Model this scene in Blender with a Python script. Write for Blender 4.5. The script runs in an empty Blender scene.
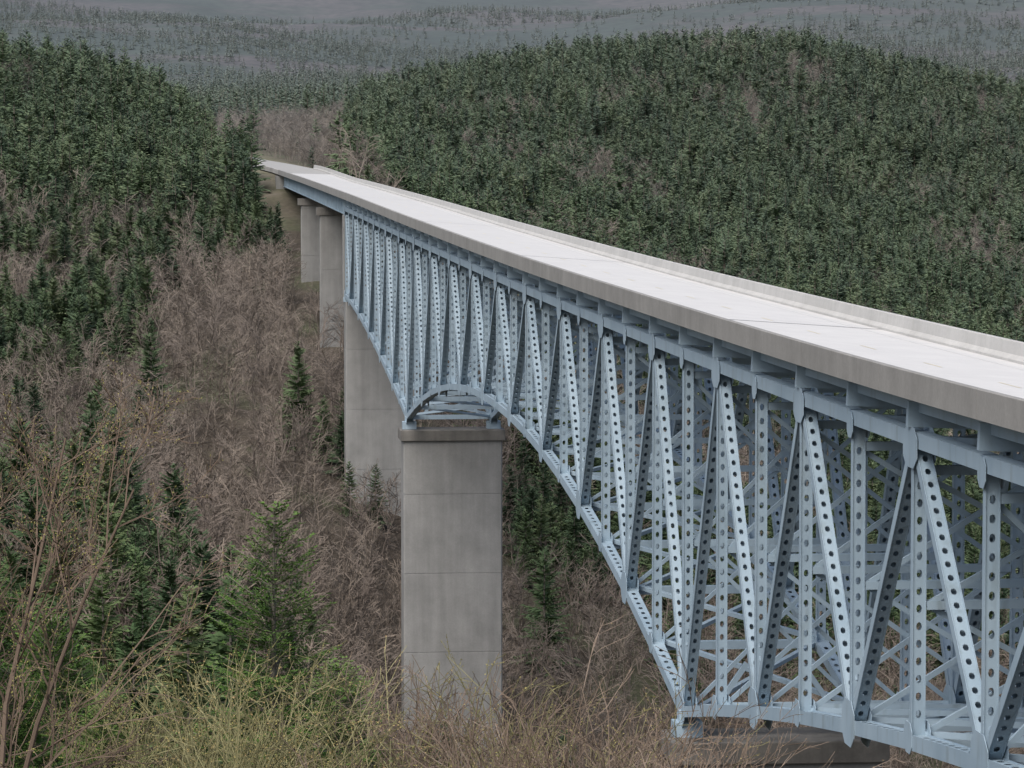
import bpy, math, random
import numpy as np
from mathutils import Vector
random.seed(7); rs=np.random.RandomState(11)
sc=bpy.context.scene
F=3645.0; VX=152.0; VY=144.0
# ------------------------------------------------------------------ helpers
def link(o,parent=None):
    sc.collection.objects.link(o)
    if parent: o.parent=parent
    return o
def mesh_obj(name,V,Fc,mat,parent=None,smooth=False,do_link=True):
    me=bpy.data.meshes.new(name); me.from_pydata([tuple(v) for v in V],[],Fc); me.update()
    if mat: me.materials.append(mat)
    if smooth: me.polygons.foreach_set('use_smooth',[True]*len(me.polygons))
    o=bpy.data.objects.new(name,me)
    if do_link: link(o,parent)
    return o
_tab=rs.rand(256,256)
def vnoise(x,y):
    x=np.asarray(x,float); y=np.asarray(y,float)
    xi=np.floor(x).astype(int); yi=np.floor(y).astype(int)
    fx=x-xi; fy=y-yi; fx=fx*fx*(3-2*fx); fy=fy*fy*(3-2*fy)
    a=_tab[xi%256,yi%256]; b=_tab[(xi+1)%256,yi%256]; c=_tab[xi%256,(yi+1)%256]; d=_tab[(xi+1)%256,(yi+1)%256]
    return (a*(1-fx)+b*fx)*(1-fy)+(c*(1-fx)+d*fx)*fy
def fbm(x,y,o=4):
    s=0;a=.5;t=0
    for i in range(o):
        s=s+a*vnoise(x*2**i+17*i,y*2**i+31*i); t+=a; a*=.5
    return s/t
# ------------------------------------------------------------------ bridge profile
PY=[40,96,120,150,190,240,343,423,560,672,760,900,1000,1300]
PZ=[-5.95,-6.95,-7.1,-7.14,-7.15,-7.08,-6.55,-5.95,-5.2,-4.75,-4.4,-3.4,-2.0,4.0]
_yy=np.linspace(0,1400,1401); _zz=np.interp(_yy,PY,PZ)
for _ in range(3): _zz=np.convolve(np.pad(_zz,20,mode='edge'),np.ones(41)/41,'valid')
def ptop(y): return float(np.interp(y,_yy,_zz))      # top of the west barrier
BH=.60
XL,XR=23.2,33.4
SE=.07
def deckz(x,y): 
    k=SE if y<600 else SE*max(0,1-(y-600)/120)
    return ptop(y)-BH-(x-XL)*k
def road_cx(y):
    y=np.asarray(y,float)
    return 28.3-np.where(y>680,((y-680)/100)**2*1.1,0)
# ------------------------------------------------------------------ terrain
cols=[-3000,-600,0,150,205,270,340,400,600,800,1000,1600,3500]
rows={
 0:[-1.7]*13, 12:[-3.0]*13, 35:[-7.6]*5+[-7.8,-8,-8,-8.2,-8.4,-8.4,-8,-8], 50:[-10.2]*5+[-10.6,-10.8,-11,-11,-11,-10.5,-9,-9],
 70:[-13.5]*5+[-14.2,-15,-16,-17.5,-18,-17,-16,-15],
 100:[-18,-18,-18,-19,-20,-21,-22.5,-24,-28,-30,-29,-26,-22],
 160:[-25,-26,-27,-28.5,-30,-32,-36,-40,-48,-52,-52,-48,-40],
 220:[-28,-30,-31,-33,-34,-37,-43,-50,-62,-65,-65,-60,-50],
}
def prow(Y,ys): rows[Y]=[(VY-y)/F*Y for y in ys]
prow(300,[480,520,590,630,650,700,770,830,890,920,950,960,900])
prow(343,[450,500,555,600,620,655,730,790,820,850,880,900,850])
prow(400,[420,460,505,530,545,572,620,660,690,720,760,780,740])
prow(455,[380,410,450,460,468,480,500,520,570,630,680,700,650])
prow(524,[300,330,370,370,362,350,335,350,475,540,590,620,580])
prow(583,[240,270,300,310,302,290,286,305,425,480,520,550,500])
prow(660,[160,180,215,235,230,216,214,262,362,415,450,480,430])
prow(760,[110,125,145,168,180,177,186,218,290,340,370,400,360])
prow(850,[75,80,84,102,157,176,184,196,232,282,312,340,300])
prow(950,[78,82,92,112,158,170,168,163,182,220,250,290,260])
prow(1050,[90,95,108,125,146,150,150,132,125,142,180,240,230])
prow(1200,[110,120,130,135,135,130,126,100,66,58,100,230,230])
prow(1350,[110,120,133,130,126,122,118,106,86,80,128,220,230])
prow(1650,[100,110,120,114,112,112,112,112,120,128,140,170,170])
prow(2500,[90,95,100,98,97,96,96,98,104,108,112,118,110])
prow(3500,[60,65,70,72,72,72,74,76,78,74,66,60,50])
prow(5000,[0,0,10,14,16,18,16,14,8,2,-4,-10,-20])
prow(7000,[-60]*13)
prow(11000,[-60]*13)
RY=sorted(rows); T=np.array([rows[r] for r in RY])
vf=lambda Y: np.log(np.clip(Y,0,11000)+25.)
RV=[float(vf(r)) for r in RY]
NV,NS=480,420
cw=lambda p: np.arcsinh((np.asarray(p,float)-500)/450.)
gv=np.linspace(RV[0],RV[-1],NV); gs=np.linspace(float(cw(-3000)),float(cw(3500)),NS)
tmp=np.array([np.interp(gs,cw(cols),T[i]) for i in range(len(RY))])
G=np.array([np.interp(gv,RV,tmp[:,j]) for j in range(NS)]).T
def blur(A,k,ax):
    pad=[(0,0),(0,0)]; pad[ax]=(k,k); B=np.pad(A,pad,mode='edge')
    return np.apply_along_axis(lambda m:np.convolve(m,np.ones(2*k+1)/(2*k+1),'valid'),ax,B)
for _ in range(2): G=blur(G,2,0); G=blur(G,4,1)
def ground(X,Y):
    X=np.asarray(X,float); Y=np.asarray(Y,float)
    px=VX+X/np.maximum(Y,30)*F
    s=np.clip((cw(px)-gs[0])/(gs[-1]-gs[0])*(NS-1),0,NS-1.001)
    v=np.clip((vf(Y)-gv[0])/(gv[-1]-gv[0])*(NV-1),0,NV-1.001)
    si=s.astype(int); vi=v.astype(int); fs=s-si; fv=v-vi
    z=(G[vi,si]*(1-fs)+G[vi,si+1]*fs)*(1-fv)+(G[vi+1,si]*(1-fs)+G[vi+1,si+1]*fs)*fv
    amp=np.clip((Y-60)/300,0,1)*3.0
    z=z+amp*(fbm(X/38,Y/38,3)-.5)+.35*(fbm(X/4+9,Y/4,2)-.5)
    far=np.clip((Y-1700)/2000,0,1)
    z=z+far*(fbm(X/420+3,Y/650+5,4)-.5)*np.clip(Y*.020,0,90)
    rz=np.interp(Y,_yy,_zz)-BH-.35-.2
    dx=np.abs(X-road_cx(Y))
    m=1-np.clip((dx-7.5)/14,0,1); m=m*m*(3-2*m)
    on=np.where(Y<52,np.clip((56-Y)/10,0,1),0)+np.where(Y>655,np.clip((Y-655)/25,0,1),0)*np.clip((1100-Y)/80,0,1)
    m=m*on
    return z*(1-m)+rz*m
def gz(x,y): return float(ground(x,y))
# ------------------------------------------------------------------ materials
def newmat(name):
    m=bpy.data.materials.new(name); m.use_nodes=True; nt=m.node_tree
    b=nt.nodes['Principled BSDF']; return m,nt,b
def N(nt,t,**k):
    n=nt.nodes.new(t)
    for a,v in k.items(): setattr(n,a,v)
    return n
HAZE_PAINT=(.235,.268,.280,1)  # colour of the distance haze painted into surfaces
def paint_haze(nt,sock,hz=HAZE_PAINT,amt=1.0):  # air haze painted into the base colour, stronger with world Y
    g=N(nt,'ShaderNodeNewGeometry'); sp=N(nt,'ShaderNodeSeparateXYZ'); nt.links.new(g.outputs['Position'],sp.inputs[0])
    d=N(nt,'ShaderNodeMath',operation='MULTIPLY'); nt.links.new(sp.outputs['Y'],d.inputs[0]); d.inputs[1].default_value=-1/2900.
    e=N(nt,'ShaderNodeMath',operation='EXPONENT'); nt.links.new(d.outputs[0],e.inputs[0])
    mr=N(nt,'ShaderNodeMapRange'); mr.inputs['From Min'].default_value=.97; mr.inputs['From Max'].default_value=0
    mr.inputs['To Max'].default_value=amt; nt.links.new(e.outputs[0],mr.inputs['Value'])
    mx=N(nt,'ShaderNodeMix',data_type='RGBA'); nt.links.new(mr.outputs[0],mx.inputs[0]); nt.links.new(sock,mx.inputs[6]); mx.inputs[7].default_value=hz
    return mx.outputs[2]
def ramp(nt,fac,stops):
    r=N(nt,'ShaderNodeValToRGB'); e=r.color_ramp.elements
    while len(e)<len(stops): e.new(.5)
    for i,(p,c) in enumerate(stops): e[i].position=p; e[i].color=(*c,1)
    nt.links.new(fac,r.inputs[0]); return r.outputs[0]
def noise(nt,scale,detail=4,vec=None,sc3=None,rough=.55):
    n=N(nt,'ShaderNodeTexNoise'); n.inputs['Scale'].default_value=scale; n.inputs['Detail'].default_value=detail; n.inputs['Roughness'].default_value=rough
    if vec is not None:
        if sc3:
            mp=N(nt,'ShaderNodeMapping'); mp.inputs['Scale'].default_value=sc3; nt.links.new(vec,mp.inputs[0]); vec=mp.outputs[0]
        nt.links.new(vec,n.inputs['Vector'])
    return n.outputs['Fac']
def pos(nt):
    return N(nt,'ShaderNodeNewGeometry').outputs['Position']
def mixc(nt,f,a,b,mode='MIX'):
    mx=N(nt,'ShaderNodeMix',data_type='RGBA',blend_type=mode)
    for s,i in ((f,0),(a,6),(b,7)):
        if isinstance(s,(int,float)): mx.inputs[i].default_value=s
        elif isinstance(s,tuple): mx.inputs[i].default_value=(*s,1) if len(s)==3 else s
        else: nt.links.new(s,mx.inputs[i])
    return mx.outputs[2]
def foliage_mat(name,stops,use_paint_haze=True,hz=HAZE_PAINT):
    m,nt,b=newmat(name)
    oi=N(nt,'ShaderNodeObjectInfo'); p=pos(nt)
    n1=noise(nt,.9,0,p)
    ad=N(nt,'ShaderNodeMath',operation='MULTIPLY_ADD'); nt.links.new(n1,ad.inputs[0]); ad.inputs[1].default_value=.35
    sb=N(nt,'ShaderNodeMath',operation='MULTIPLY_ADD'); nt.links.new(oi.outputs['Random'],sb.inputs[0]); sb.inputs[1].default_value=.85; sb.inputs[2].default_value=-.10
    nt.links.new(sb.outputs[0],ad.inputs[2])
    c=ramp(nt,ad.outputs[0],stops)
    if use_paint_haze: c=paint_haze(nt,c,hz)  # painted haze pales far foliage
    nt.nodes.remove(b); d=N(nt,'ShaderNodeBsdfDiffuse'); nt.links.new(c,d.inputs['Color'])
    nt.links.new(d.outputs[0],nt.nodes['Material Output'].inputs['Surface'])
    return m
M_con=foliage_mat('fir_needles',[(0,(.040,.070,.034)),(.35,(.062,.104,.044)),(.7,(.092,.142,.055)),(1,(.14,.172,.08))])
M_conb=foliage_mat('young_fir_needles',[(0,(.06,.12,.032)),(.5,(.10,.175,.045)),(1,(.16,.24,.075))])
M_bare=foliage_mat('bare_twigs',[(0,(.125,.098,.083)),(.5,(.175,.142,.118)),(1,(.25,.205,.165))])
M_shY=foliage_mat('shrub_twigs_yellow',[(0,(.14,.13,.07)),(.5,(.21,.20,.105)),(1,(.28,.265,.15))],False)
M_shR=foliage_mat('shrub_twigs_red',[(0,(.12,.09,.07)),(.5,(.18,.14,.11)),(1,(.26,.21,.17))],False)
M_bud=foliage_mat('buds',[(0,(.24,.25,.08)),(.5,(.34,.29,.12)),(1,(.38,.25,.14))],False)
m,nt,b=newmat('bark'); nt.links.new(ramp(nt,noise(nt,6,2,pos(nt)),[(.3,(.09,.075,.06)),(.7,(.22,.2,.17))]),b.inputs['Base Color']); b.inputs['Roughness'].default_value=.9; M_bark=m
# ground
m,nt,b=newmat('hillside_ground'); p=pos(nt)
c1=ramp(nt,noise(nt,.05,4,p),[(.3,(.075,.06,.046)),(.5,(.098,.08,.06)),(.62,(.088,.092,.052)),(.8,(.125,.11,.075))])
c2=ramp(nt,noise(nt,1.3,3,p),[(.3,(.5,.5,.5)),(.7,(1.1,1.1,1.1))])
c=mixc(nt,.8,c1,c2,'MULTIPLY')
at=N(nt,'ShaderNodeAttribute',attribute_name='verge')
vg=ramp(nt,noise(nt,.35,3,p),[(.35,(.13,.135,.07)),(.55,(.20,.185,.13)),(.75,(.30,.28,.225))])
c=mixc(nt,at.outputs['Fac'],c,vg)
f1=ramp(nt,noise(nt,.0032,4,p,(1,.8,9)),[(.38,(.04,.07,.05)),(.50,(.055,.08,.055)),(.60,(.125,.10,.10)),(.75,(.16,.135,.13))])
f2=ramp(nt,noise(nt,.06,3,p),[(.35,(.4,.4,.4)),(.65,(1.15,1.15,1.15))])
f1=mixc(nt,.9,f1,f2,'MULTIPLY')
sp=N(nt,'ShaderNodeSeparateXYZ'); nt.links.new(p,sp.inputs[0])
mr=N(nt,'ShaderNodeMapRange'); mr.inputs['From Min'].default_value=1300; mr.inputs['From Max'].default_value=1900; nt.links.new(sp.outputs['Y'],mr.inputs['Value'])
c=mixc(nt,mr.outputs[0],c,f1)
c=paint_haze(nt,c,(.122,.138,.152,1),.88)  # ground colour also fades to a painted haze tone with distance
nt.nodes.remove(b); d=N(nt,'ShaderNodeBsdfDiffuse'); nt.links.new(c,d.inputs['Color']); nt.links.new(d.outputs[0],nt.nodes['Material Output'].inputs['Surface'])
M_ground=m
# concrete
def concrete(name,lo,hi,streak=.5,joint=None,grain=.12):
    m,nt,b=newmat(name); p=pos(nt)
    c=ramp(nt,noise(nt,.45,5,p,rough=.65),[(.3,lo),(.7,hi)])
    if streak:
        s=ramp(nt,noise(nt,1,4,p,(1.1,1.1,.07)),[(.32,(1-streak,)*3),(.62,(1,1,1))])
        c=mixc(nt,.8,c,s,'MULTIPLY')
    g=ramp(nt,noise(nt,9,3,p),[(.3,(1-grain,)*3),(.7,(1.04,1.04,1.04))])
    c=mixc(nt,.8,c,g,'MULTIPLY')
    if joint:
        sp=N(nt,'ShaderNodeSeparateXYZ'); nt.links.new(p,sp.inputs[0])
        dv=N(nt,'ShaderNodeMath',operation='MULTIPLY_ADD'); nt.links.new(sp.outputs['Z'],dv.inputs[0]); dv.inputs[1].default_value=1/joint; dv.inputs[2].default_value=.4
        fl=N(nt,'ShaderNodeMath',operation='FLOOR'); nt.links.new(dv.outputs[0],fl.inputs[0])
        wn=N(nt,'ShaderNodeTexWhiteNoise',noise_dimensions='1D'); nt.links.new(fl.outputs[0],wn.inputs['W'])
        lv=ramp(nt,wn.outputs['Value'],[(0,(.86,.855,.85)),(1,(1.06,1.06,1.06))])
        c=mixc(nt,1.,c,lv,'MULTIPLY')
    c=paint_haze(nt,c,(.26,.275,.28,1))  # far concrete gets painted haze in its colour
    nt.links.new(c,b.inputs['Base Color']); b.inputs['Roughness'].default_value=.85
    return m
M_pier=concrete('pier_concrete',(.235,.237,.232),(.315,.317,.31),.26,7.5)
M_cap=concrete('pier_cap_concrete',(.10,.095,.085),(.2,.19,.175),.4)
M_bar=concrete('barrier_concrete',(.225,.223,.213),(.30,.297,.285),.16)
M_deck=concrete('deck_concrete',(.53,.53,.525),(.59,.59,.58),0,grain=.04)
M_ebar=concrete('pale_barrier_concrete',(.40,.40,.39),(.485,.485,.475),.10,grain=.08)
# steel
m,nt,b=newmat('blue_grey_painted_steel'); p=pos(nt)
c=ramp(nt,noise(nt,.35,3,p),[(.3,(.255,.347,.425)),(.7,(.33,.43,.51))])
s=ramp(nt,noise(nt,1.2,3,p,(1.5,1.5,.3)),[(.28,(.72,.70,.66)),(.45,(1,1,1))])
c=mixc(nt,.7,c,s,'MULTIPLY'); c=paint_haze(nt,c,(.25,.285,.31,1))  # steel paint and dirt, then painted distance haze
nt.links.new(c,b.inputs['Base Color']); b.inputs['Roughness'].default_value=.55
M_steel=m
m,nt,b=newmat('road_surface'); c=paint_haze(nt,ramp(nt,noise(nt,2,4,pos(nt)),[(.3,(.30,.295,.28)),(.7,(.42,.41,.395))])); nt.links.new(c,b.inputs['Base Color']); b.inputs['Roughness'].default_value=.9; M_road=m
m,nt,b=newmat('road_paint'); b.inputs['Base Color'].default_value=(.66,.66,.64,1); M_paint=m
m,nt,b=newmat('yellow_road_paint'); b.inputs['Base Color'].default_value=(.6,.54,.38,1); M_ypaint=m
m,nt,b=newmat('joint_rubber'); b.inputs['Base Color'].default_value=(.12,.12,.12,1); M_joint=m
# ------------------------------------------------------------------ ground sheet
Ys=np.concatenate([np.linspace(-80,28,22),np.exp(np.linspace(math.log(30),math.log(10500),330))])
pc=np.concatenate([np.linspace(-3400,-450,28),np.linspace(-400,1400,230),np.linspace(1450,3900,24)])
ss=(pc-VX)/F
YY,SS=np.meshgrid(Ys,ss,indexing='ij'); XX=SS*np.maximum(YY,90)
ZZ=ground(XX,YY)
nr,nc=YY.shape
V=np.stack([XX,YY,ZZ],-1).reshape(-1,3)
Fc=[(i*nc+j,i*nc+j+1,(i+1)*nc+j+1,(i+1)*nc+j) for i in range(nr-1) for j in range(nc-1)]
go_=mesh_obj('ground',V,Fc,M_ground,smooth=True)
dxr=np.abs(XX-road_cx(YY)); vgm=np.clip(1-(dxr-8)/16,0,1)*(np.clip((YY-640)/90,0,1)*(YY<1100)+(YY<45))
a_=go_.data.attributes.new('verge','FLOAT','POINT'); a_.data.foreach_set('value',vgm.reshape(-1).astype(np.float32))
# ------------------------------------------------------------------ bridge
bridge=bpy.data.objects.new('steel_deck_truss_bridge',None); link(bridge)
class MB:
    def __init__(s): s.V=[]; s.F=[]
    def box(s,p0,p1,wa,wb,ax=(1,0,0)):
        p0=Vector(p0);p1=Vector(p1);t=(p1-p0).normalized();a=Vector(ax);a=(a-t*a.dot(t)).normalized();n=t.cross(a)
        k=len(s.V)
        for p in (p0,p1):
            for i,j in ((-1,-1),(1,-1),(1,1),(-1,1)): s.V.append(p+a*(i*wa/2)+n*(j*wb/2))
        s.F+=[(k,k+3,k+2,k+1),(k+4,k+5,k+6,k+7)]+[(k+i,k+(i+1)%4,k+4+(i+1)%4,k+4+i) for i in range(4)]
    def perf(s,p0,p1,wa,wb,ax=(1,0,0),sp=.56,hw=.09,hl=.135,trim=.6,th=.03):
        """box member: two solid web plates + two perforated cover plates"""
        p0=Vector(p0);p1=Vector(p1);L=(p1-p0).length;t=(p1-p0)/L;a=Vector(ax);a=(a-t*a.dot(t)).normalized();n=t.cross(a)
        for sg in (-1,1): s.box(p0+a*sg*wa/2,p1+a*sg*wa/2,th,wb,ax)
        nh=max(1,int((L-2*trim)/sp)); st=(L-nh*sp)/2; w=wa/2-th/2
        for sg in (-1,1):
            o=p0+n*sg*(wb/2-.04)
            for (u0,u1) in ((0,st),(L-st,L)):
                k=len(s.V); s.V+=[o+t*u0-a*w,o+t*u0+a*w,o+t*u1+a*w,o+t*u1-a*w]; s.F.append((k,k+1,k+2,k+3))
            for h in range(nh):
                c=o+t*(st+(h+.5)*sp); k=len(s.V)
                outer=[(-1,-1),(0,-1),(1,-1),(1,0),(1,1),(0,1),(-1,1),(-1,0)]
                for (i,j) in outer: s.V.append(c+a*i*w+t*j*sp/2)
                for (i,j) in outer:
                    q=.74 if i and j else 1
                    s.V.append(c+a*i*hw*q+t*j*hl*q)
                for q in range(8): s.F.append((k+q,k+(q+1)%8,k+8+(q+1)%8,k+8+q))
    def plate(s,c,ly,lz,th,x):
        k=len(s.V); pts=[(-.5,-.25),(-.25,-.5),(.25,-.5),(.5,-.25),(.5,.25),(.25,.5),(-.25,.5),(-.5,.25)]
        for e in (-th/2,th/2):
            for (i,j) in pts: s.V.append(Vector((x+e,c[0]+i*ly,c[1]+j*lz)))
        s.F.append(tuple(range(k+7,k-1,-1))); s.F.append(tuple(range(k+8,k+16)))
        for q in range(8): s.F.append((k+q,k+(q+1)%8,k+8+(q+1)%8,k+8+q))
    def obj(s,name,mat,parent=bridge): return mesh_obj(name,s.V,s.F,mat,parent)
TX=(24.1,32.1)
nodes=[53+10*i for i in range(41)]   # 53 .. 453
PN,PF,PE=163,343,453
def topz(y): return ptop(y)-2.3
def botz(y):
    if y<PN: return -15.5-10.3*((y-53)/110)**1.8
    if y<=PF: return -18.2-7.6*abs((y-253)/90)**2.1
    return -18.8-7.0*((453-y)/110)**1.5
for ti,x in enumerate(TX):
    mb=MB()
    for i in range(40):
        y0,y1=nodes[i],nodes[i+1]
        mb.box((x,y0,topz(y0)),(x,y1,topz(y1)),.5,.5)
        mb.perf((x,y0,botz(y0)),(x,y1,botz(y1)),.54,.50,sp=.9,hw=.11,hl=.19)
        k=i-11
        if k%2==0: a=(y0,botz(y0)); c=(y1,topz(y1))
        else: a=(y0,topz(y0)); c=(y1,botz(y1))
        mb.perf((x,a[0],a[1]),(x,c[0],c[1]),.45,.38)
    for i,y in enumerate(nodes):
        heavy=(y in (PN,PF))
        mb.perf((x,y,botz(y)),(x,y,topz(y)),.42,.5 if heavy else .32,ax=(1,0,0))
        for xo in (-.30,.30):
            k=i-11
            mb.plate((y,topz(y)-.25),2.1 if k%2 else 1.0,1.3 if k%2 else .9,.025,x+xo)
            mb.plate((y,botz(y)+.15),2.2 if k%2==0 else 1.2,1.6 if k%2==0 else 1.0,.025,x+xo)
    mb.obj('west_truss' if ti==0 else 'east_truss',M_steel)
# bracing
mb=MB(); xa,xb=TX[0]+.25,TX[1]-.25; xm=(xa+xb)/2
for i,y in enumerate(nodes):
    zt,zb=topz(y),botz(y)
    mb.perf((xa,y,zb),(xb,y,zb),.4,.4,ax=(0,1,0),sp=.8,hw=.1,hl=.2)
    D=zt-zb; nlev=1 if D<9 else 2
    mb.box((xa,y,zt-1.0),(xb,y,zt-1.0),.28,.3,ax=(0,1,0))
    for l in range(nlev):
        z0=zb+.3+(D-1.5)*l/nlev; z1=zb+.3+(D-1.5)*(l+1)/nlev
        mb.box((xa,y-.02,z0),(xb,y-.02,z1),.16,.18,ax=(0,1,0)); mb.box((xa,y+.2,z1),(xb,y+.2,z0),.16,.18,ax=(0,1,0))
        if l: mb.perf((xa,y+.01,z0),(xb,y+.01,z0),.34,.28,ax=(0,1,0),sp=.8,hw=.08,hl=.18)
    if i<40:
        y1=nodes[i+1]
        for f,off in ((botz,0.02),(topz,-.2)):
            mb.box((xa,y,f(y)+off),(xb,y1,f(y1)+off),.24,.2,ax=(1,0,0)); mb.box((xb,y,f(y)+off+.22),(xa,y1,f(y1)+off+.22),.24,.2,ax=(1,0,0))
for y in (PN,PF,PE-.02,53.02):
    for x in (xa+.9,xb-.9): mb.box((x,y+.02,botz(y)-.1),(x+(1.6 if x<xm else -1.6),y+.02,botz(y)+2.2),.24,.24,ax=(0,1,0))
mb.obj('sway_and_lateral_bracing',M_steel)
# floor system
mb=MB()
for y in nodes:
    mb.box((XL+.5,y,ptop(y)-1.5),(XR-.6,y,ptop(y)-1.95),.3,.8,ax=(0,1,0))
yy=list(range(53,454,10))
for sx in (24.2,26.2,28.3,30.3,32.2):
    for a,c in zip(yy[:-1],yy[1:]):
        mb.box((sx,a,deckz(sx,a)-.53),(sx,c,deckz(sx,c)-.53),.34,.5)
ay=[453,472,491,510,522,540,560,583,605,625,650,672]
for sx in (24.3,27.0,29.8,32.3):
    for a,c in zip(ay[:-1],ay[1:]):
        mb.box((sx,a+.01,deckz(sx,a)-1.35),(sx,c,deckz(sx,c)-1.35),.06,2.1)
        mb.box((sx,a+.01,deckz(sx,a)-2.4),(sx,c,deckz(sx,c)-2.4),.5,.05)
    for yv in range(456,672,4): mb.box((sx,yv,deckz(sx,yv)-.4),(sx,yv,deckz(sx,yv)-2.35),.34,.05)
mb.obj('floor_beams_and_girders',M_steel)
def sweep(name,prof,y0,y1,step,mat,parent=bridge,gap=None,zoff=0):
    V=[];Fc=[];y=y0; n=len(prof)
    segs=[]
    if gap:
        while y<y1: segs.append((y,min(y+gap-.03,y1))); y+=gap
    else: segs=[(y0,y1)]
    for (a,c) in segs:
        m=max(1,int(round((c-a)/step))); 
        for i in range(m+1):
            yv=a+(c-a)*i/m; k=len(V)
            sh=float(road_cx(yv))-28.3
            for (x,z) in prof: V.append((x+sh,yv,deckz(x,yv)+z+zoff))
            if i: 
                for q in range(n): Fc.append((k-n+q,k-n+(q+1)%n,k+(q+1)%n,k+q))
        Fc.append(tuple(range(len(V)-1,len(V)-1-n,-1))); k0=len(V)-(m+1)*n; Fc.append(tuple(range(k0,k0+n)))
    return mesh_obj(name,V,Fc,mat,parent)
sweep('deck_slab',[(XL+.03,0),(XL+.03,-.22),(XL+.9,-.28),(XR-.9,-.28),(XR-.03,-.22),(XR-.03,0)],45,672,4,M_deck)
wb=[(XL-.03,-.28),(XL-.03,BH-.03),(XL,BH),(XL+.2,BH),(XL+.23,BH-.03),(XL+.28,.28),(XL+.45,.1),(XL+.45,.004),(XL+.01,.004),(XL+.01,-.28)]
ebh=.80
wb2=[(x,z if z<.3 else z+(ebh-BH)) for x,z in wb]
eb=[(XL+XR-x,z) for x,z in wb2][::-1]
sweep('west_barrier',wb,45,672,3.5,M_bar,gap=14)
sweep('east_barrier',eb,45,672,3.5,M_ebar,gap=7)
# expansion joints across the deck
V=[];Fc=[]
for yj in (53,163,253,343,453,524,590,672):
    k=len(V)
    for yv in (yj-.12,yj+.12):
        for xx in (XL+.5,XR-.5): V.append((xx,yv,deckz(xx,yv)+.010))
    Fc.append((k,k+1,k+3,k+2))
mesh_obj('expansion_joints',V,Fc,M_joint,bridge)
# piers
def pier(name,y,x0,x1,ztop,zbot,depth,cap=True,lift=7.5):
    V=[];Fc=[]
    def ring(z,ins):
        k=len(V);c=.12
        X0,X1,Y0,Y1=x0+ins,x1-ins,y-depth/2+ins,y+depth/2-ins
        for q in ((X0+c,Y0),(X1-c,Y0),(X1,Y0+c),(X1,Y1-c),(X1-c,Y1),(X0+c,Y1),(X0,Y1-c),(X0,Y0+c)): V.append((q[0],q[1],z))
        return k
    ks=[ring(ztop,0)]
    n=math.floor((ztop/lift)+.4)
    while True:
        zj=(n-.4)*lift; n-=1
        if zj>ztop-1: continue
        if zj<zbot: break
        ks+= [ring(zj+.045,0),ring(zj+.035,.028),ring(zj-.035,.028),ring(zj-.045,0)]
    ks.append(ring(zbot,0))
    for a,c in zip(ks[:-1],ks[1:]):
        for q in range(8): Fc.append((a+q,c+q,c+(q+1)%8,a+(q+1)%8))
    Fc.append(tuple(range(ks[0],ks[0]+8)))
    mesh_obj(name,V,Fc,M_pier,bridge)
    if cap:
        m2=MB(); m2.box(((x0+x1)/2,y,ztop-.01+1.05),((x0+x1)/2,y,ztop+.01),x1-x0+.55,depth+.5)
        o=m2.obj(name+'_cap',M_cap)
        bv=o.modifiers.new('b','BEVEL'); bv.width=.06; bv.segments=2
pier('main_pier',PF+.2,23.45,32.8,-27.95,-80,3.6)
pier('main_pier.001',PN,23.45,32.8,-27.95,-75,3.6)
mb=MB()
for y in (PN,PF):
    for x in TX:
        mb.box((x,y,-26.9),(x,y,-26.2),1.3,1.1); mb.box((x,y,-26.2),(x,y,-25.7),.8,.7)
for x in TX: mb.box((x,PE-.3,-19.6),(x,PE-.3,-19.0),.9,.9)
mb.obj('bearings',M_steel)
pier('transition_pier',PE+1.2,23.9,32.6,-19.6,-62,4.4,cap=False)
pier('transition_pier_upper',PE+2.2,23.7,25.3,ptop(PE)-BH-2.45,-19.6,1.6,cap=False)
pier('transition_pier_upper.001',PE+2.2,31.2,32.8,ptop(PE)-BH-3.1,-19.6,1.6,cap=False)
for nm,y,zb in (('approach_pier',524,-40),('approach_pier.001',590,-34)):
    pier(nm,y,24.0,32.6,deckz(24,y)-3.5,zb,2.2,cap=False)
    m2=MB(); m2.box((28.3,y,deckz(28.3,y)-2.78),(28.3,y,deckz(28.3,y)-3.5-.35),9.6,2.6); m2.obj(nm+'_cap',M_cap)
m2=MB(); m2.box((28.3,675,-5.9),(28.3,675,-16),11,5.6); m2.box((28.3,48,-7.3),(28.3,48,-22),11,8)
m2.obj('abutments',M_pier)
roadp=[(XL+.0,-.02),(XL,-.3),(XR,-.3),(XR,-.02)]
sweep('road',roadp,672.05,1080,6,M_road,parent=None)
sweep('road',roadp,-78,44.95,4,M_road,parent=None)
def stripe(name,x,w,y0,y1,mat,par,dash=None):
    V=[];Fc=[];y=y0
    while y<y1:
        e=min(y+(dash[0] if dash else 5),y1); k=len(V)
        for yv in (y,e):
            sh=float(road_cx(yv))-28.3
            for xx in (x-w/2,x+w/2): V.append((xx+sh,yv,deckz(xx,yv)+.006))
        Fc.append((k,k+1,k+3,k+2)); y=e+(dash[1] if dash else 0)
    mesh_obj(name,V,Fc,mat,par)
stripe('edge_line',XL+1.5,.10,45,672,M_paint,bridge); stripe('edge_line.001',XR-1.5,.10,45,672,M_paint,bridge)
stripe('centre_line',28.3,.10,45,672,M_ypaint,bridge,(3,9))
sweep('roadside_concrete_barrier',wb,672.1,770,3.5,M_ebar,parent=None,gap=7)
sweep('roadside_concrete_barrier',eb,672.1,740,3.5,M_ebar,parent=None,gap=7)
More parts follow.
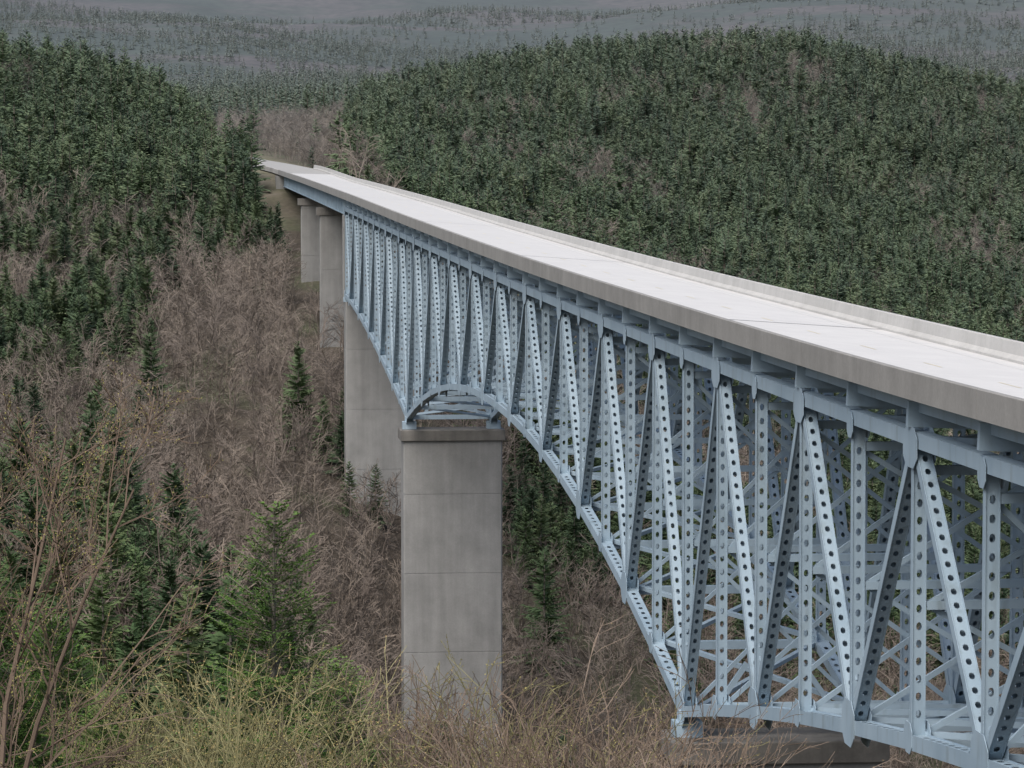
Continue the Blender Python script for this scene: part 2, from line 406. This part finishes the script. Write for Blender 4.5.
# ------------------------------------------------------------------ trees
def tube(V,Fc,pts,rads,n=3):
    prev=None
    for i,p in enumerate(pts):
        t=(pts[min(i+1,len(pts)-1)]-pts[max(i-1,0)]).normalized()
        a=t.orthogonal().normalized(); c=t.cross(a); k=len(V)
        for q in range(n):
            an=2*math.pi*q/n; V.append(p+(a*math.cos(an)+c*math.sin(an))*rads[i])
        if prev is not None:
            if n==2: Fc.append((prev,prev+1,k+1,k))
            else:
                for q in range(n): Fc.append((prev+q,prev+(q+1)%n,k+(q+1)%n,k+q))
        prev=k
def conifer(name,h,R,rng,sp=.42,nb=8,mat=M_con,st=5,fine=False,base=.06):
    V=[];Fc=[];TV=[];TF=[]
    tube(TV,TF,[Vector((0,0,0)),Vector((.03*h*.3,0,h*.5)),Vector((0,0,h*.97))],[h*.014,h*.009,.01],5)
    z=h*base
    while z<h*.985:
        f=1-z/h; L0=R*(f**.72)+.12
        a0=rng.random()*6.283
        for b in range(nb):
            if rng.random()<.10: continue
            an=rng.random()*6.283 if not fine else a0+6.283*(b+rng.uniform(-.2,.2))/nb
            L=L0*(rng.uniform(.6,1.18) if not fine else rng.uniform(.75,1.15)); up=.55*(1-f)**1.2-.18*f+rng.uniform(-.1,.12)
            if fine: up+=.22
            d=Vector((math.cos(an),math.sin(an),up)); sd=Vector((-math.sin(an),math.cos(an),0)); o=Vector((0,0,z+rng.uniform(-.2,.2)*sp*(2 if not fine else .5)))
            drp=.22*f
            def P(u): return o+d*(L*u)+Vector((0,0,-drp*L*u*u+.10*L*u**3))
            n=st if not fine else max(4,int(L/.085))
            for i in range(n):
                u=(i+.6)/n
                if u<.12: continue
                p=P(u); w=L*.36*(1-u)**.6+.05*L+.03
                for sg in (-1,1):
                    tip=p+sd*sg*w*rng.uniform(.7,1.2)+d*w*.65+Vector((0,0,-w*rng.uniform(.0,.35)))
                    if not fine:
                        k=len(V); q=P(max(0,u-.7/n)); 
                        V.extend([q,p+Vector((0,0,.04*L)),tip]); Fc.append((k,k+1,k+2))
                    else:
                        m=max(3,int(w/.05)); ax=(tip-p); al=ax.normalized(); lat=al.cross(Vector((0,0,1))).normalized()
                        for j in range(m):
                            c=p+ax*(j/m); nl=.05*rng.uniform(.8,1.3)
                            for s2 in (-1,1):
                                k=len(V); e=c+al*(nl*.9)+lat*(s2*nl)+Vector((0,0,rng.uniform(-.01,.03)))
                                V.extend([c-al*.012,c+al*.035,e]); Fc.append((k,k+1,k+2))
                        k=len(V); V.extend([p+lat*.006,p-lat*.006,tip]); Fc.append((k,k+1,k+2))
            if not fine:
                k=len(V); e=P(1.08); w=.07*L+.03; q=P(.6); V.extend([q+sd*w,q-sd*w,e]); Fc.append((k,k+1,k+2))
                k=len(V); q=P(.35); V.extend([P(.1),P(.75),q+Vector((0,0,-.16*L))]); Fc.append((k,k+1,k+2))
            else: tube(TV,TF,[o,P(.5),P(1)],[.016,.01,.004],3)
        z+=sp*rng.uniform(.75,1.25)*(.55+.45*f)
    k=len(V); V.extend(TV); off=k; nF=len(Fc)
    Fc=Fc+[tuple(i+off for i in f) for f in TF]
    me=bpy.data.meshes.new(name); me.from_pydata([tuple(v) for v in V],[],Fc); me.materials.append(mat); me.materials.append(M_bark)
    me.polygons.foreach_set('material_index',[0]*nF+[1]*(len(Fc)-nF)); me.update()
    return bpy.data.objects.new(name,me)
def grow(V,Fc,p,d,L,r,lvl,mx,rng,P,tips):
    n=4 if lvl==0 else (3 if not P.get('flat') else 2); pts=[p.copy()]; rads=[r]; dd=d.copy()
    if P.get('flat') and lvl==mx: n=1
    for i in range(n):
        w=P['wob']; dd=(dd+Vector((rng.gauss(0,w),rng.gauss(0,w),rng.gauss(0,w)+P['up']))).normalized()
        p=p+dd*(L/n); pts.append(p.copy()); rads.append(r*(1-.8*(i+1)/n)+P['rmin'])
    if P.get('flat') and lvl>0: tube(V,Fc,pts,[x*1.15 for x in rads],2)
    else: tube(V,Fc,pts,rads,P['sides'] if lvl<1 else 3)
    if lvl>=mx: tips.append((pts[-1],dd)); return
    nc=P['nc'][lvl]
    for c in range(nc):
        u=P['u0'][lvl]+(1-P['u0'][lvl])*(c+rng.random())/nc; fi=u*n; i=min(int(fi),n-1); q=pts[i].lerp(pts[i+1],fi-i)
        an=rng.random()*6.283; t=(pts[i+1]-pts[i]).normalized(); a=t.orthogonal().normalized(); b2=t.cross(a)
        sp=P['spread'][lvl]*rng.uniform(.7,1.3)
        nd=(t*math.cos(sp)+(a*math.cos(an)+b2*math.sin(an))*math.sin(sp)).normalized()
        grow(V,Fc,q,nd,L*P['lr'][lvl]*rng.uniform(.6,1.2)*(1.15-.5*u),max(r*.5*(1-u*.5),P['rmin']),lvl+1,mx,rng,P,tips)
def bare(name,rng,h,P,mx,mat,stems=1,lean=.1,buds=0,budsz=.02):
    V=[];Fc=[];tips=[]
    for s in range(stems):
        an=rng.random()*6.283; l=lean*rng.uniform(.3,1.2)
        grow(V,Fc,Vector((math.cos(an)*.12*(stems>1),math.sin(an)*.12*(stems>1),-.1)),Vector((math.cos(an)*l,math.sin(an)*l,1)).normalized(),h*rng.uniform(.7,1),P['r0'],0,mx,rng,P,tips)
    nF=len(Fc)
    if buds:
        for (p,d) in tips:
            for b in range(buds):
                q=p-d*rng.random()*.25; k=len(V); 
                e=Vector((rng.gauss(0,1),rng.gauss(0,1),rng.gauss(0,1))).normalized()*budsz; g=e.orthogonal().normalized()*budsz*.6
                V.extend([q-g,q+g,q+e*1.6]); Fc.append((k,k+1,k+2))
    me=bpy.data.meshes.new(name); me.from_pydata([tuple(v) for v in V],[],Fc); me.materials.append(mat); me.materials.append(M_bud)
    me.polygons.foreach_set('material_index',[0]*nF+[1]*(len(Fc)-nF)); me.update()
    return bpy.data.objects.new(name,me)
rng=random.Random(5)
def coll(name,objs):
    c=bpy.data.collections.new(name)
    for o in objs: c.objects.link(o)
    return c
C_con=coll('fir_prototypes',[conifer('fir_%d'%i,9.,rng.uniform(2.2,2.9),rng,sp=.46,nb=8,st=4) for i in range(6)])
C_mid=coll('mid_fir_prototypes',[conifer('mid_fir_%d'%i,9.,rng.uniform(2.5,3.2),rng,sp=.75,nb=7,st=2) for i in range(5)])
C_far=coll('far_fir_prototypes',[conifer('far_fir_%d'%i,12.,5.2,rng,sp=2.0,nb=6,st=1) for i in range(3)])
PA=dict(wob=.12,up=.03,rmin=.015,sides=3,nc=[13,7],u0=[.2,.15],spread=[.85,.7],lr=[.40,.46],r0=.085,flat=True)
C_bare=coll('alder_prototypes',[bare('alder_%d'%i,rng,8.,PA,2,M_bare,stems=rng.choice([1,1,2]),lean=.14) for i in range(6)])
PS=dict(wob=.14,up=.02,rmin=.0022,sides=4,nc=[7,4],u0=[.25,.3],spread=[.75,.7],lr=[.40,.5],r0=.014)
C_shY=coll('shrub_prototypes_y',[bare('yshrub_%d'%i,rng,2.9,PS,2,M_shY,stems=9,lean=.5,buds=4,budsz=.012) for i in range(4)])
C_shR=coll('shrub_prototypes_r',[bare('rshrub_%d'%i,rng,2.9,PS,2,M_shR,stems=7,lean=.42,buds=1,budsz=.010) for i in range(4)])
def scatter(name,pts,scl,idx,c):
    me=bpy.data.meshes.new(name); me.from_pydata([tuple(p) for p in pts],[],[])
    n=len(pts)
    a=me.attributes.new('scl','FLOAT','POINT'); a.data.foreach_set('value',np.asarray(scl,dtype=np.float32))
    a=me.attributes.new('rot','FLOAT','POINT'); a.data.foreach_set('value',rs.rand(n).astype(np.float32)*6.283)
    a=me.attributes.new('idx','INT','POINT'); a.data.foreach_set('value',np.asarray(idx,dtype=np.int32))
    o=bpy.data.objects.new(name,me); link(o)
    ng=bpy.data.node_groups.new(name,'GeometryNodeTree')
    ng.interface.new_socket('Geometry',in_out='INPUT',socket_type='NodeSocketGeometry'); ng.interface.new_socket('Geometry',in_out='OUTPUT',socket_type='NodeSocketGeometry')
    gi=ng.nodes.new('NodeGroupInput'); go=ng.nodes.new('NodeGroupOutput'); ip=ng.nodes.new('GeometryNodeInstanceOnPoints'); ci=ng.nodes.new('GeometryNodeCollectionInfo')
    ci.inputs['Collection'].default_value=c; ci.inputs['Separate Children'].default_value=True; ci.inputs['Reset Children'].default_value=True
    def na(nm,t):
        q=ng.nodes.new('GeometryNodeInputNamedAttribute'); q.data_type=t; q.inputs['Name'].default_value=nm; return q.outputs['Attribute']
    cx=ng.nodes.new('ShaderNodeCombineXYZ'); L=ng.links.new
    L(gi.outputs[0],ip.inputs['Points']); L(ci.outputs[0],ip.inputs['Instance']); ip.inputs['Pick Instance'].default_value=True
    L(na('idx','INT'),ip.inputs['Instance Index']); L(na('rot','FLOAT'),cx.inputs[2]); L(cx.outputs[0],ip.inputs['Rotation']); L(na('scl','FLOAT'),ip.inputs['Scale'])
    L(ip.outputs[0],go.inputs[0])
    md=o.modifiers.new('scatter','NODES'); md.node_group=ng
    return o
def wedge(n,y0,y1,p0,p1):
    Y=np.sqrt(rs.rand(n)*(y1*y1-y0*y0)+y0*y0); s=(p0+(p1-p0)*rs.rand(n)-VX)/F
    return s*Y,Y
def zone(px,Y,X):
    P=np.full(len(Y),.48)
    P=np.where((Y<620)&(px>150),.17,P)
    P=np.where((px>520)&(Y>430),.55,P)
    P=np.where((Y>600)&(px<290),.70,P)
    P=np.where((Y>700)&(px<215),.84,P)
    P=np.where((Y>740)&(px>=215)&(px<345),.10,P)
    P=np.where((Y>700)&(px>=345),.70,P)
    P=np.where((Y>1250)&(px>=190)&(px<380),.25,P)
    return P
X1,Y1=wedge(7000,235,650,-250,1300)
X2,Y2=wedge(21000,650,1270,-250,1300)
X=np.concatenate([X1,X2]);Y=np.concatenate([Y1,Y2]); px=VX+X/Y*F
Z=ground(X,Y)
nz=np.clip((fbm(X/30,Y/50,3)-.25)/.5,0,1)
isc=(nz*.62+rs.rand(len(X))*.38)<zone(px,Y,X)
rc=road_cx(Y)
ok=~((np.abs(X-rc)<np.where(Y>640,9.5,6.5))&((Y>640)|(Z>-26)))
ok&=~((np.abs(X-rc)<15)&(Y>=760)&(Y<1080))
ok&=~((X>20)&(X<36)&(Y>305)&(Y<341)&(rs.rand(len(X))<.75))
for py_ in (PF,PE,524,590): ok&=~((np.abs(Y-py_)<6)&(np.abs(X-28.3)<7.5))
open_=(Y>740)&(px>205)&(px<345)
ok&=~(open_&(rs.rand(len(X))<.25))
sz=rs.uniform(.62,1.2,len(X)); szm=.62+.85*rs.rand(len(X))**1.4
c=ok&isc; bidx=ok&~isc&(rs.rand(len(X))<.93)
nearc=c&(Y<660); midc=c&(Y>=660)
P3=np.stack([X,Y,Z-.2],-1)
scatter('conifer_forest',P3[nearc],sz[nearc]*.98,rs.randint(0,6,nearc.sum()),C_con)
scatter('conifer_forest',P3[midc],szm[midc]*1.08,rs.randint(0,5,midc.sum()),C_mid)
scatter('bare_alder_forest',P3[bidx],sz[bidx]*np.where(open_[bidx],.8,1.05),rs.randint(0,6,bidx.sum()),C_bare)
Xf,Yf=wedge(36000,1500,5000,-200,1300); Zf=ground(Xf,Yf)
nf=fbm(Xf/260,Yf/420,3); k=(nf*.7+rs.rand(len(Xf))*.45)<.68
k&=~((Yf>4150)&(Yf<4700)&(rs.rand(len(Xf))<.8))
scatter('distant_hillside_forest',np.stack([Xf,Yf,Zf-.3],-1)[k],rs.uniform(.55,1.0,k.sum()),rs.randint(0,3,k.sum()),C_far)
def place(name,me,px,Y,h,h0,rot=None,dz=0):
    x=(px-VX)/F*Y; o=bpy.data.objects.new(name,me); o.location=(x,Y,gz(x,Y)-.15+dz); s=h/h0; o.scale=(s,s,s); o.rotation_euler=(0,0,rng.random()*6 if rot is None else rot); link(o); return o
cm=[o.data for o in C_con.objects]
def top_h(px,Y,ytop):
    x=(px-VX)/F*Y; return (VY-ytop)/F*Y-gz(x,Y)
for (px_,yt,Yd) in [(200,528,205),(168,548,215),(228,570,190),(140,580,200),(100,560,180),(60,590,170),(90,300,400),(115,330,380),(75,380,330),(130,400,320),(50,430,300),(172,418,330),(105,440,290),(297,300,470),(150,272,470),(545,470,400),(30,470,250),(10,540,190),(20,400,340),(60,500,240),(110,500,240),(185,580,160),(20,600,130),(130,620,130),(80,640,120)]:
    h=top_h(px_,Yd,yt)
    place('fir_tree',rng.choice(cm),px_,Yd,max(4,min(h,14)),9)
hero=[conifer('young_fir_mesh',6.5,1.9,rng,sp=.38,nb=7,mat=M_conb,fine=True),conifer('dense_young_fir_mesh',6.5,2.3,rng,sp=.30,nb=9,mat=M_conb,fine=True)]
for i,(px_,yt,Yd,q) in enumerate([(272,498,68,0),(50,600,42,1),(-15,560,50,1),(105,680,41,1),(8,650,36,1),(335,660,90,1)]):
    place('young_fir_tree',hero[q].data,px_,Yd,top_h(px_,Yd,yt),6.5)
PT=dict(wob=.14,up=.04,rmin=.0028,sides=6,nc=[13,8,5],u0=[.2,.15,.2],spread=[.75,.65,.6],lr=[.40,.5,.5],r0=.035)
for (px_,Yd,yt) in [(-22,33,325),(-75,36,380)]:
    o=bare('bare_alder_tree_mesh',rng,6.3,PT,3,M_shR,stems=3,lean=.16,buds=4,budsz=.011)
    place('bare_alder_tree',o.data,px_,Yd,top_h(px_,Yd,yt),max(v.co.z for v in o.data.vertices))
pts=[[],[]];sc_=[[],[]]
def brush(p0,p1,n,d0,d1,yt0,yt1,kind):
    for i in range(n):
        p_=rng.uniform(p0,p1); Yd=rng.uniform(d0,d1); x=(p_-VX)/F*Yd; h=top_h(p_,Yd,rng.uniform(yt0,yt1))
        if h<.5: continue
        pts[kind].append((x,Yd,gz(x,Yd))); sc_[kind].append(min(h,4.2)/2.75)
brush(140,265,9,36,44,620,685,0)
brush(290,350,3,36,44,700,745,0); brush(340,400,3,36,46,675,735,1); brush(395,500,5,36,46,660,725,1); brush(500,660,6,36,44,675,740,1)
brush(520,640,3,38,44,660,710,0); brush(650,740,3,36,42,735,765,1); brush(150,700,8,30,36,745,795,1); brush(150,640,6,30,36,750,795,0)
scatter('roadside_brush',pts[0],sc_[0],[rng.randrange(4) for _ in pts[0]],C_shY)
scatter('roadside_brush',pts[1],sc_[1],[rng.randrange(4) for _ in pts[1]],C_shR)
# ------------------------------------------------------------------ light, sky, camera
w=bpy.data.worlds.new('World'); sc.world=w; w.use_nodes=True; nt=w.node_tree
bg=nt.nodes['Background']; sky=nt.nodes.new('ShaderNodeTexSky'); sky.sky_type='NISHITA'; sky.sun_disc=False
EL,AZ=math.radians(52),math.radians(215)
sky.sun_elevation=EL; sky.sun_rotation=AZ; sky.dust_density=5.0; sky.air_density=1.0
nt.links.new(sky.outputs[0],bg.inputs[0]); bg.inputs[1].default_value=.15
sd=bpy.data.lights.new('sun','SUN'); sd.energy=2.7; sd.angle=math.radians(50); sd.color=(1,.98,.95)
so=bpy.data.objects.new('sun',sd); link(so)
dirv=Vector((math.sin(AZ)*math.cos(EL),math.cos(AZ)*math.cos(EL),math.sin(EL)))
so.rotation_euler=dirv.to_track_quat('Z','Y').to_euler(); so.location=(0,0,200)
cd=bpy.data.cameras.new('camera'); cd.sensor_width=36; cd.lens=F/1024*36; cd.clip_start=.5; cd.clip_end=30000
co=bpy.data.objects.new('camera',cd); link(co); co.rotation_euler=(math.radians(90-3.77),0,-math.radians(5.64)); sc.camera=co
sc.view_settings.view_transform='Standard'; sc.view_settings.look='None'; sc.view_settings.exposure=0
print('trees',int(c.sum()),int(bidx.sum()),int(k.sum()))
